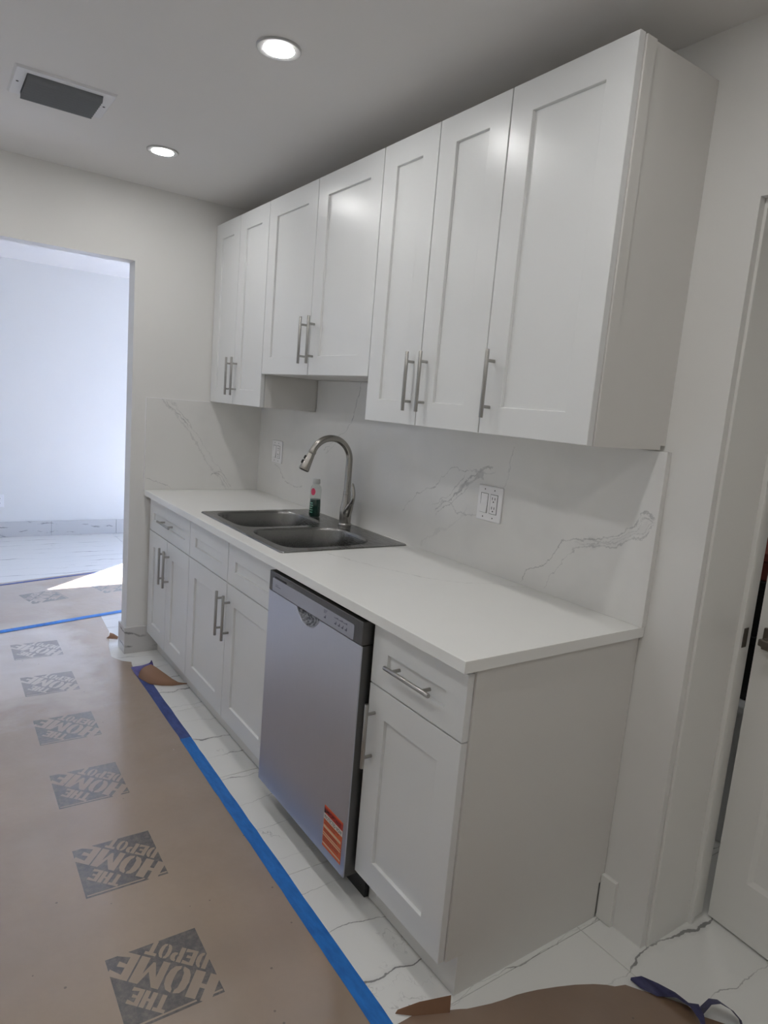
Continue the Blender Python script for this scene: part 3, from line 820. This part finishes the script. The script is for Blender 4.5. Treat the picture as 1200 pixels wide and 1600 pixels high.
# sticker
sx0, sx1, sz0, sz1 = 2.072, 2.180, .120, .254
b = BM(); box(b, sx0, sx1, DY-.0006, DY-.0001, sz0, sz1); st = obj('sticker', b, M['st_orange'], dw, label='orange sticker with white stripes')
def sbox(x0, x1, f0, f1, mt, nm):
    b = BM(); box(b, sx0+(sx1-sx0)*x0, sx0+(sx1-sx0)*x1, DY-.0010, DY-.0006, sz1-(sz1-sz0)*f1, sz1-(sz1-sz0)*f0); return obj(nm, b, mt, st)
sbox(.0, 1, .035, .185, M['st_red'], 'header'); sbox(.0, 1, .195, .325, M['st_white'], 'stripe')
sbox(.02, .95, .47, .53, M['st_tan'], 'stripe'); sbox(0, .97, .645, .672, M['st_tan'], 'stripe'); sbox(0, .97, .70, .727, M['st_tan'], 'stripe'); sbox(0, .97, .90, .935, M['st_tan'], 'stripe')
def stext(s, x0, x1, f0, f1, mt, bold=.01):
    t = text_bm(s, (sx1-sx0)*(x1-x0), (sz1-sz0)*(f1-f0), (sx0+(sx1-sx0)*x0, DY-.0013, sz1-(sz1-sz0)*f1), (1, 0, 0), (0, 0, 1), bold)
    return obj('lettering', t, mt, st)
stext('IMPORTANT', .12, .92, .065, .155, M['black']); stext('PROTECTED NOW', .04, .97, .215, .305, M['black'])
b = BM()
for f0, n in ((.36, 7), (.41, 6), (.56, 7), (.60, 6), (.755, 7), (.80, 7), (.845, 5)):
    x = .05
    for k in range(n):
        w = random.uniform(.05, .14)
        if x+w > .95: break
        box(b, sx0+(sx1-sx0)*x, sx0+(sx1-sx0)*(x+w), DY-.0010, DY-.0006, sz1-(sz1-sz0)*(f0+.02), sz1-(sz1-sz0)*f0); x += w+.02
obj('small_print', b, M['st_brown'], st)
b = BM(); prism(b, [(sx0+.002, sz1-.026), (sx0+.002, sz1-.006), (sx0+.013, sz1-.019)], DY-.0014, DY-.0010, 1); obj('arrow', b, M['black'], st)

# ================================================================ WALL OUTLETS
def outlet(x, z, y, label, w=.122, h=.124, first_switch=True):
    t = empty('wall_outlet', (x, y, z), label, 'outlet')
    b = BM(); box(b, x-w/2, x+w/2, y-.0065, y, z-h/2, z+h/2, .0035, 0, 3); obj('cover_plate', b, M['plastic'], t)
    for k, sx in enumerate((-.026, .022)):
        cx = x+sx
        b = BM(); box(b, cx-.0185, cx+.0185, y-.0068, y-.0062, z-.0345, z+.0345); obj('gap_line', b, M['slot'], t)
        if k == 0 and first_switch:
            b = BM(); prism(b, [(y-.0062, z-.033), (y-.0115, z-.033), (y-.0075, z), (y-.0068, z+.033), (y-.0062, z+.033)], cx-.0165, cx+.0165, 0); obj('rocker_switch', b, M['plastic'], t)
        else:
            b = BM(); box(b, cx-.0168, cx+.0168, y-.0085, y-.0062, z-.0330, z+.0330, .001); s = obj('socket', b, M['plastic'], t)
            b = BM()
            for zc in (.0165, -.0165):
                box(b, cx-.0075, cx-.0050, y-.0089, y-.0085, z+zc-.001, z+zc+.0085); box(b, cx+.0050, cx+.0075, y-.0089, y-.0085, z+zc-.0005, z+zc+.008)
                lathe(b, [(0, 0), (.0027, 0), (.0027, .0004), (0, .0004)], Vector((cx, y-.0089, z+zc-.0075)), 10, 0, (0, 1, 0))
            obj('slots', b, M['slot'], s)
    for sx in (-.026, .022):
        for sz in (-.0485, .0485):
            b = BM(); lathe(b, [(0, 0), (.0026, 0), (.0022, .0006), (0, .0006)], Vector((x+sx, y-.0071, z+sz)), 10, 0, (0, 1, 0)); obj('screw', b, M['slot'], t)
    return t
outlet(1.9755, 1.157, -.0205, 'white switch and outlet plate on the backsplash right of the faucet')
outlet(.265, 1.164, -.0205, 'white double wall plate on the backsplash left of the faucet')
t = empty('wall_outlet', (-3.2, -1.067, .34), 'white outlet low on the far room wall at the left frame edge', 'outlet')
b = BM(); box(b, -3.2, -3.194, -1.104, -1.031, .275, .392, .002); obj('cover_plate', b, M['plastic'], t)
for zz in (.355, .312):
    b = BM(); box(b, -3.194, -3.192, -1.083, -1.052, zz-.014, zz+.014, .0008); s = obj('socket', b, M['plastic'], t)
    b = BM(); box(b, -3.192, -3.1917, -1.075, -1.073, zz-.003, zz+.006); box(b, -3.192, -3.1917, -1.062, -1.060, zz-.003, zz+.006); obj('slots', b, M['slot'], s)

# ================================================================ CEILING LIGHTS
def can(x, y, label, group=None):
    t = empty('recessed_light', (x, y, ZC), label, 'ceiling light', group)
    b = BM(); lathe(b, [(.0645, 0), (.0645, -.004), (.062, -.006), (.0455, -.0052), (.0445, -.0045), (.0445, 0)], Vector((x, y, ZC)), 40); obj('trim_ring', b, M['lampring'], t, True)
    b = BM(); lathe(b, [(0, -.0062), (.028, -.0060), (.0440, -.0050), (.0440, -.0005), (0, -.0005)], Vector((x, y, ZC)), 32); obj('diffuser', b, M['led'], t, True)
G = 'recessed ceiling lights of the kitchen'
can(3.970, -.789, 'recessed ceiling light behind the camera, nearest the back wall', G)
can(3.970, -1.74, 'added unseen ceiling light behind the camera, in the outer row', G)  # lamp added out of view to brighten the end panel and right wall

can(1.712, -.790, 'lit round recessed ceiling light nearer the camera, above the dishwasher end', G)
can(.580, -.787, 'lit round recessed ceiling light farther away, near the far wall', G)
can(2.840, -.789, 'recessed ceiling light before the doorway, above the picture', G)
can(.580, -1.74, 'recessed ceiling light left of the picture beside the opening', G)
can(1.712, -1.74, 'recessed ceiling light left of the picture, middle of the outer row', G)
can(2.840, -1.74, 'recessed ceiling light overhead, camera end of the outer row', G)

# ceiling vent
vt = empty('ceiling_vent', (.885, -1.223, ZC), 'white framed ceiling air vent with dark grey louvres', 'vent')
b = BM()
VX0, VX1, VY0, VY1 = .757, 1.016, -1.383, -1.068; ix0, ix1, iy0, iy1 = .785, .982, -1.345, -1.108
t = BM()
O = [(VX0, VY0), (VX1, VY0), (VX1, VY1), (VX0, VY1)]; I = [(ix0, iy0), (ix1, iy0), (ix1, iy1), (ix0, iy1)]
z0, z1 = ZC, ZC-.007
ov = [t.verts.new((x, y, z0)) for x, y in O]; o_ = .006
ob = [t.verts.new((x+(o_ if x == VX0 else -o_), y+(o_ if y == VY0 else -o_), z1)) for x, y in O]
iv = [t.verts.new((x, y, z1)) for x, y in I]; iu = [t.verts.new((x, y, z0-.0005)) for x, y in I]
for k in range(4):
    j = (k+1) % 4
    t.faces.new((ov[k], ov[j], ob[j], ob[k])); t.faces.new((ob[k], ob[j], iv[j], iv[k])); t.faces.new((iv[k], iv[j], iu[j], iu[k]))
bmesh.ops.recalc_face_normals(t, faces=t.faces); merge(b, t)
obj('frame', b, M['ventframe'], vt)
b = BM(); box(b, ix0, ix1, iy0, iy1, ZC-.0012, ZC-.0006); obj('duct', b, M['black'], vt)
NB = 9
for k in range(NB):
    xb = ix1-.006-k*(ix1-ix0-.018)/(NB-1)
    b = BM(); t = BM(); prof = [(xb, ZC-.002), (xb-.002, ZC-.012), (xb-.007, ZC-.020), (xb-.0155, ZC-.0245)]
    A = [[t.verts.new((x, y, z)) for x, z in prof] for y in (iy0+.001, iy1-.001)]
    B2 = [[t.verts.new((x-.001, y, z+.0012)) for x, z in prof] for y in (iy0+.001, iy1-.001)]
    for i in range(3):
        t.faces.new((A[0][i], A[1][i], A[1][i+1], A[0][i+1])); t.faces.new((B2[0][i], B2[0][i+1], B2[1][i+1], B2[1][i]))
        for s in (0, 1): t.faces.new((A[s][i], A[s][i+1], B2[s][i+1], B2[s][i]))
    t.faces.new((A[0][3], A[1][3], B2[1][3], B2[0][3])); t.faces.new((A[0][0], A[1][0], B2[1][0], B2[0][0]))
    merge(b, t); obj('slat', b, M['ventblade'], vt, True)
for y in (-1.364, -1.088):
    b = BM(); lathe(b, [(0, -.0085), (.004, -.008), (.0045, -.0068), (0, -.0068)], Vector((.887, y, ZC)), 12); obj('screw', b, M['slot'], vt)

# ================================================================ FLOOR PAPER
def sheet(name, pts, z0, z1, label, mat='paper'):
    bm = BM(); prism(bm, pts, z0, z1); xs_ = [p[0] for p in pts]; ys_ = [p[1] for p in pts]
    return obj(name, bm, M[mat], None, loc=(sum(xs_)/len(xs_), sum(ys_)/len(ys_), 0), label=label, cat='floor paper')
def jag(p, q, n, amp):
    o = []
    for k in range(n):
        f = k/n; x = p[0]+(q[0]-p[0])*f; y = p[1]+(q[1]-p[1])*f
        o.append((x+random.uniform(-amp, amp), y+random.uniform(-amp, amp)) if k else (x, y))
    return o
Z1, Z2, Z3 = .0014, .0030, .0036
p1 = [(4.6, -1.675), (4.6, -.762), (2.58, -.765), (1.05, -.760), (.216, -.757), (.175, -.753), (.141, -.746), (.125, -.765), (.108, -.785), (.07, -.806), (.029, -.822), (-.06, -.812),
      (-.15, -.797), (-.206, -.783), (-.30, -.762), (-.376, -.746), (-.52, -.738), (-.678, -.729), (-.66, -1.0), (-.60, -1.30), (-.52, -1.675)]
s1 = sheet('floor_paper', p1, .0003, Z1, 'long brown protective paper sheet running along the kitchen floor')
d2 = Vector((-.2165, .9763)); n2 = Vector((.9763, .2165))          # second sheet, along the opening
c2 = Vector((-.571, -1.297))
q2 = lambda a, b: tuple(c2+d2*a+n2*b)
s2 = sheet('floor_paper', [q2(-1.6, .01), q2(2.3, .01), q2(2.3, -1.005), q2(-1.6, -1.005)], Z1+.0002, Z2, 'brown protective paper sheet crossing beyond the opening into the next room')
p3 = [(2.612, -1.2), (2.60, -.80), (2.600, -.66), (2.635, -.608)] + [(2.645, -.585), (2.653, -.57), (2.662, -.54), (2.672, -.507), (2.680, -.47), (2.686, -.431), (2.694, -.40), (2.703, -.37), (2.722, -.318), (2.742, -.270), (2.765, -.225), (2.785, -.195), (2.799, -.180), (2.81, -.15),
      (2.846, -.125), (2.885, -.092), (2.933, -.060), (2.965, -.060), (3.02, -.02), (3.30, -.04), (3.9, -.30), (4.2, -1.2)]
s3 = sheet('floor_paper', p3, Z1+.0003, Z3, 'darker brown paper sheet with torn edge in front of the end panel and doorway', 'paper3')

# printed squares: reversed-out stencil lettering
def P_(*a): return a
G_ = {   # polygons in a unit cell
 'T': [[(0, .8), (1, .8), (1, 1), (0, 1)], [(.31, 0), (.69, 0), (.69, .8), (.31, .8)]],
 'H': [[(0, 0), (.40, 0), (.40, 1), (0, 1)], [(.60, 0), (1, 0), (1, 1), (.60, 1)], [(.40, .42), (.60, .42), (.60, .58), (.40, .58)]],
 'E': [[(0, 0), (.40, 0), (.40, 1), (0, 1)], [(.40, 0), (1, 0), (1, .24), (.40, .16)], [(.40, .84), (1, .76), (1, 1), (.40, 1)], [(.40, .43), (.78, .40), (.78, .60), (.40, .57)]],
 'M': [[(0, 0), (.24, 0), (.24, 1), (0, 1)], [(.70, 0), (1, 0), (1, 1), (.70, 1)], [(.24, 1), (.24, .62), (.46, .12), (.54, .12), (.54, .5)], [(.54, .5), (.54, .12), (.70, .62), (.70, 1)]],
 'D': [[(0, 0), (.38, 0), (.38, 1), (0, 1)], [(.52, 0), (.72, .03), (.90, .16), (1, .36), (1, .64), (.90, .84), (.72, .97), (.52, 1), (.52, .86), (.62, .74), (.62, .26), (.52, .14)]],
 'P': [[(0, 0), (.40, 0), (.40, 1), (0, 1)], [(.50, .40), (.78, .42), (.95, .53), (1, .70), (.95, .88), (.78, .98), (.50, 1), (.50, .86), (.60, .80), (.60, .60), (.50, .54)]],
 'O': [[(.45, 0), (.20, .06), (.05, .24), (0, .5), (.05, .76), (.20, .94), (.45, 1), (.45, .88), (.36, .78), (.33, .5), (.36, .22), (.45, .12)],
       [(.55, 0), (.80, .06), (.95, .24), (1, .5), (.95, .76), (.80, .94), (.55, 1), (.55, .88), (.64, .78), (.67, .5), (.64, .22), (.55, .12)]],
}
SQ = .2330
def print_square(parent, cx, cy, ang, z):
    ca, sa = math.cos(ang), math.sin(ang)
    def Wd(u, v): return (cx+u*ca-v*sa, cy+u*sa+v*ca)
    h = SQ/2
    b = BM(); prism(b, [Wd(-h, -h), Wd(h, -h), Wd(h, h), Wd(-h, h)], z-.0002, z+.0003)
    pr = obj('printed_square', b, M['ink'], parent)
    r = Vector((-1, -1)).normalized(); u_ = Vector((1, -1)).normalized(); sl = r*(-.12)+u_
    b = BM()
    def put(s, width, hgt, mid, gap=.10, widths=None):
        ws = widths or [1]*len(s); tot = sum(ws)+gap*(len(s)-1); x = -width/2; k = width/tot
        for ch, w in zip(s, ws):
            for poly in G_[ch]:
                pts = []
                for (px, py) in poly:
                    q = r*(x+px*w*k)+u_*mid+sl*((py-.5)*hgt); pts.append(Wd(q.x, q.y))
                t = BM(); vs = [t.verts.new((a, c, z+.0007)) for a, c in pts]; f = t.faces.new(vs)
                bmesh.ops.triangulate(t, faces=[f])
                for f in t.faces:
                    if f.normal.z < 0: f.normal_flip()
                merge(b, t)
            x += (w+gap)*k
    put('HOME', .280, .080, 0.0, .08, [1.12, 1.05, 1.35, .95]); put('DEPOT', .172, .047, -.0705, .09); put('THE', .100, .047, .0725, .09)
    for (a0, a1, bb, b1) in ((h*.90, h*.945, -h*.96, h*.42), (h*.90, h*.945, h*.62, h*.98)):
        pts = [Wd(a0, bb), Wd(a1, bb), Wd(a1, b1), Wd(a0, b1)]
        t = BM(); t.faces.new([t.verts.new((x, y, z+.0006)) for x, y in pts]); merge(b, t)
    me_o = obj('lettering', b, M['paper'], pr)
    return pr
for k in range(6):
    print_square(s1, 2.194-.4795*k - (.012 if k > 3 else 0), -1.182+(k*.0055), math.radians(-.8), Z1)
c7 = Vector((-1.197, -.983))
for k in (-1, 0, 1, 2):
    c = c7+Vector((-.163, .72)).normalized()*.4795*k
    print_square(s2, c.x, c.y, math.radians(90+14.5), Z2)

# curled flap at the sheet's corner: sub-surface with tape on its inner edge
def grid_surf(b, rows, th=.0008):
    t = BM(); V = [[t.verts.new(p) for p in r] for r in rows]
    for i in range(len(V)-1):
        for j in range(len(V[0])-1): t.faces.new((V[i][j], V[i+1][j], V[i+1][j+1], V[i][j+1]))
    bmesh.ops.recalc_face_normals(t, faces=t.faces)
    ret = bmesh.ops.extrude_face_region(t, geom=t.faces[:])
    for v in [g for g in ret['geom'] if isinstance(g, bmesh.types.BMVert)]: v.co.z += th
    bmesh.ops.recalc_face_normals(t, faces=t.faces)
    return merge(b, t)
def lerp(a, b, f): return tuple(a[i]+(b[i]-a[i])*f for i in range(3))
bot = [(.352, -.766, .003), (.400, -.757, .003), (.460, -.737, .003), (.500, -.690, .003), (.520, -.645, .003), (.532, -.560, .003)]
top = [(.340, -.700, .056), (.400, -.688, .058), (.455, -.665, .046), (.500, -.640, .030), (.522, -.615, .016), (.536, -.556, .004)]
rows = []
for i in range(7):
    f = i/6; row = []
    for a, c in zip(bot, top):
        p = list(lerp(a, c, f)); bul = math.sin(f*math.pi)*.35*(c[2]-a[2]); p[1] -= bul*.8; p[2] += bul*.6; row.append(tuple(p))
    rows.append(row)
b = BM(); grid_surf(b, rows)
obj('curled_flap', b, M['under'], s1, True, label='brown corner flap curled up off the floor')
bot2 = [(.214, -.766, .003), (.26, -.770, .004), (.31, -.772, .004), (.352, -.768, .004)]
top2 = [(.235, -.70, .012), (.275, -.690, .036), (.31, -.694, .054), (.343, -.697, .0585)]
b = BM(); grid_surf(b, [[lerp(a, c, i/4) for a, c in zip(bot2, top2)] for i in range(5)])
obj('curled_tape', b, M['tapepurple'], s1, True, label='purple-blue tape stuck to the curled flap')
b = BM(); grid_surf(b, [[(.312, -.702, .05), (.335, -.70, .052), (.362, -.694, .056)], [(.322, -.698, .062), (.337, -.697, .066), (.350, -.694, .066)], [(.334, -.698, .0745), (.337, -.697, .076), (.340, -.696, .0745)]])
obj('curled_tape', b, M['tapepurple'], s1, True)
# small torn lifted bit beside the wall end
b = BM(); grid_surf(b, [[(-.262, -.786, .002), (-.24, -.76, .002), (-.222, -.733, .002)], [(-.255, -.772, .016), (-.24, -.752, .018), (-.216, -.733, .014)], [(-.272, -.765, .030), (-.255, -.748, .027), (-.222, -.730, .018)]])
obj('torn_flap', b, M['under'], s1, True, label='small torn bit of paper standing up')
b = BM(); grid_surf(b, [[(2.575, -.735, .004), (2.602, -.70, .004), (2.640, -.615, .004)], [(2.574, -.728, .010), (2.600, -.690, .020), (2.634, -.610, .022)], [(2.577, -.724, .013), (2.601, -.684, .034), (2.630, -.607, .040)]])
obj('raised_flap', b, M['under'], s3, True, label='dark paper corner bent up against the toe kick')

# ================================================================ TAPE
def tape_strip(pts_c, w, z0, z1, mat, label, jagged=.003, wob=.0012):
    L, Rr = [], []
    for i, p in enumerate(pts_c):
        p = Vector(p); d = (Vector(pts_c[min(i+1, len(pts_c)-1)])-Vector(pts_c[max(i-1, 0)])).normalized(); n = Vector((-d.y, d.x))
        e = jagged if i in (0, len(pts_c)-1) else 0
        L.append(tuple(p+n*(w/2+random.uniform(-wob, wob))+d*random.uniform(-e, e)*3)); Rr.append(tuple(p-n*(w/2+random.uniform(-wob, wob))+d*random.uniform(-e, e)*3))
    bm = BM(); prism(bm, L+Rr[::-1], z0, z1)
    c = pts_c[len(pts_c)//2]
    return obj('painters_tape', bm, mat, None, loc=(c[0], c[1], 0), label=label, cat='tape', group='blue tape strips on the floor')
ln = lambda a, b, n: [(a[0]+(b[0]-a[0])*k/n, a[1]+(b[1]-a[1])*k/n) for k in range(n+1)]
tape_strip(ln((1.045, -.754), (2.60, -.777), 26), .047, Z1+.0004, Z1+.0012, M['tape'], 'long bright blue tape strip along the paper edge near the dishwasher')
tape_strip(ln((.225, -.745), (1.075, -.752), 14), .046, Z1+.0002, Z1+.0008, M['tapedark'], 'darker faded blue tape strip beyond the bright one, below the curled flap')
a, c = Vector((-.571, -1.290)), Vector((-.74, -.53))
tape_strip([tuple(p) for p in ln(tuple(a-(c-a)*.9), tuple(c), 20)], .046, Z2+.0002, Z2+.001, M['tape'], 'bright blue tape strip crossing the floor under the opening')
a, c = Vector((-1.565, -1.208)), Vector((-1.79, -.30))
tape_strip([tuple(p) for p in ln(tuple(a-(c-a)*.9), tuple(c+(c-a)*.6), 20)], .030, Z2+.0002, Z2+.001, M['tapedark'], 'thin dark blue tape line in the next room, farthest from the camera')
# crumpled tape at lower right
tp = BM()
path3 = [(2.806, -.122, .004), (2.832, -.116, .014), (2.868, -.096, .012), (2.905, -.072, .016), (2.940, -.066, .014), (2.968, -.072, .022), (2.99, -.085, .012), (3.02, -.12, .01)]
rw = []
for i, p in enumerate(path3):
    w = [.004, .014, .017, .019, .02, .021, .02, .02][i]; n = Vector((-.55, .84, 0)); tw = math.sin(i*1.3)*.6
    nn = n*math.cos(tw)+Vector((0, 0, 1))*math.sin(tw)
    rw.append([tuple(Vector(p)-nn*w+Vector((0, 0, max(0, -nn.z*0))) ), tuple(Vector(p)+Vector((0, 0, .004))), tuple(Vector(p)+nn*w)])
for r in rw:
    for k in range(3): r[k] = (r[k][0], r[k][1], max(.0045, r[k][2]))
grid_surf(tp, rw)
path4 = [(2.965, -.052, .012), (2.972, -.030, .034), (2.985, -.012, .036), (3.01, .005, .026), (3.03, .012, .010), (3.045, -.005, .006)]
rw = []
for i, p in enumerate(path4):
    n = Vector((.4, -.5, .15+.1*i)).normalized(); w = .018
    rw.append([tuple(Vector(p)-n*w), tuple(Vector(p)), tuple(Vector(p)+n*w)])
for r in rw:
    for k in range(3): r[k] = (r[k][0], r[k][1], max(.0045, r[k][2]))
grid_surf(tp, rw)
obj('painters_tape', tp, M['tapeshade'], None, True, loc=(2.9, -.07, 0), label='crumpled blue tape, darkened by shade in its colour, on the torn paper edge near the doorway', cat='tape', group='blue tape strips on the floor')

# ================================================================ BEHIND THE AJAR DOOR
can(2.55, .56, 'added unseen ceiling light of the room behind the ajar door', None)  # lamp added out of view to light the chest behind the slit
t = empty('storage_chest', (2.45, .95, 0), 'white chest seen low through the slit of the ajar door', 'chest')
b = BM(); box(b, 2.1, 2.75, .7, 1.2, 0, .50, .008, 0, 2); obj('body', b, M['appliance'], t)
b = BM(); box(b, 2.09, 2.76, .69, 1.21, .501, .53, .006, 0, 2); obj('lid', b, M['appliance'], t)
z = .5305
for k, (w, h, mt, lb) in enumerate(((.60, .24, 'black', 'black crate on the chest behind the ajar door, lowest of its stack'), (.55, .20, 'black', 'black crate behind the ajar door, upper one of its stack'), (.45, .10, 'carton', 'dark red-brown carton on the black crates behind the ajar door'))):
    t = empty('storage_crate' if mt == 'black' else 'carton', (2.45, .95, z), lb, 'crate' if mt == 'black' else 'box', 'black crates behind the door' if mt == 'black' else None)
    b = BM(); box(b, 2.43-w/2, 2.43+w/2, .75, 1.15, z, z+h-.03, .006, 0, 2); obj('body', b, M[mt], t)
    b = BM(); box(b, 2.43-w/2-.008, 2.43+w/2+.008, .742, 1.158, z+h-.0295, z+h-.001, .005, 0, 2); obj('lid', b, M[mt], t)
    z += h
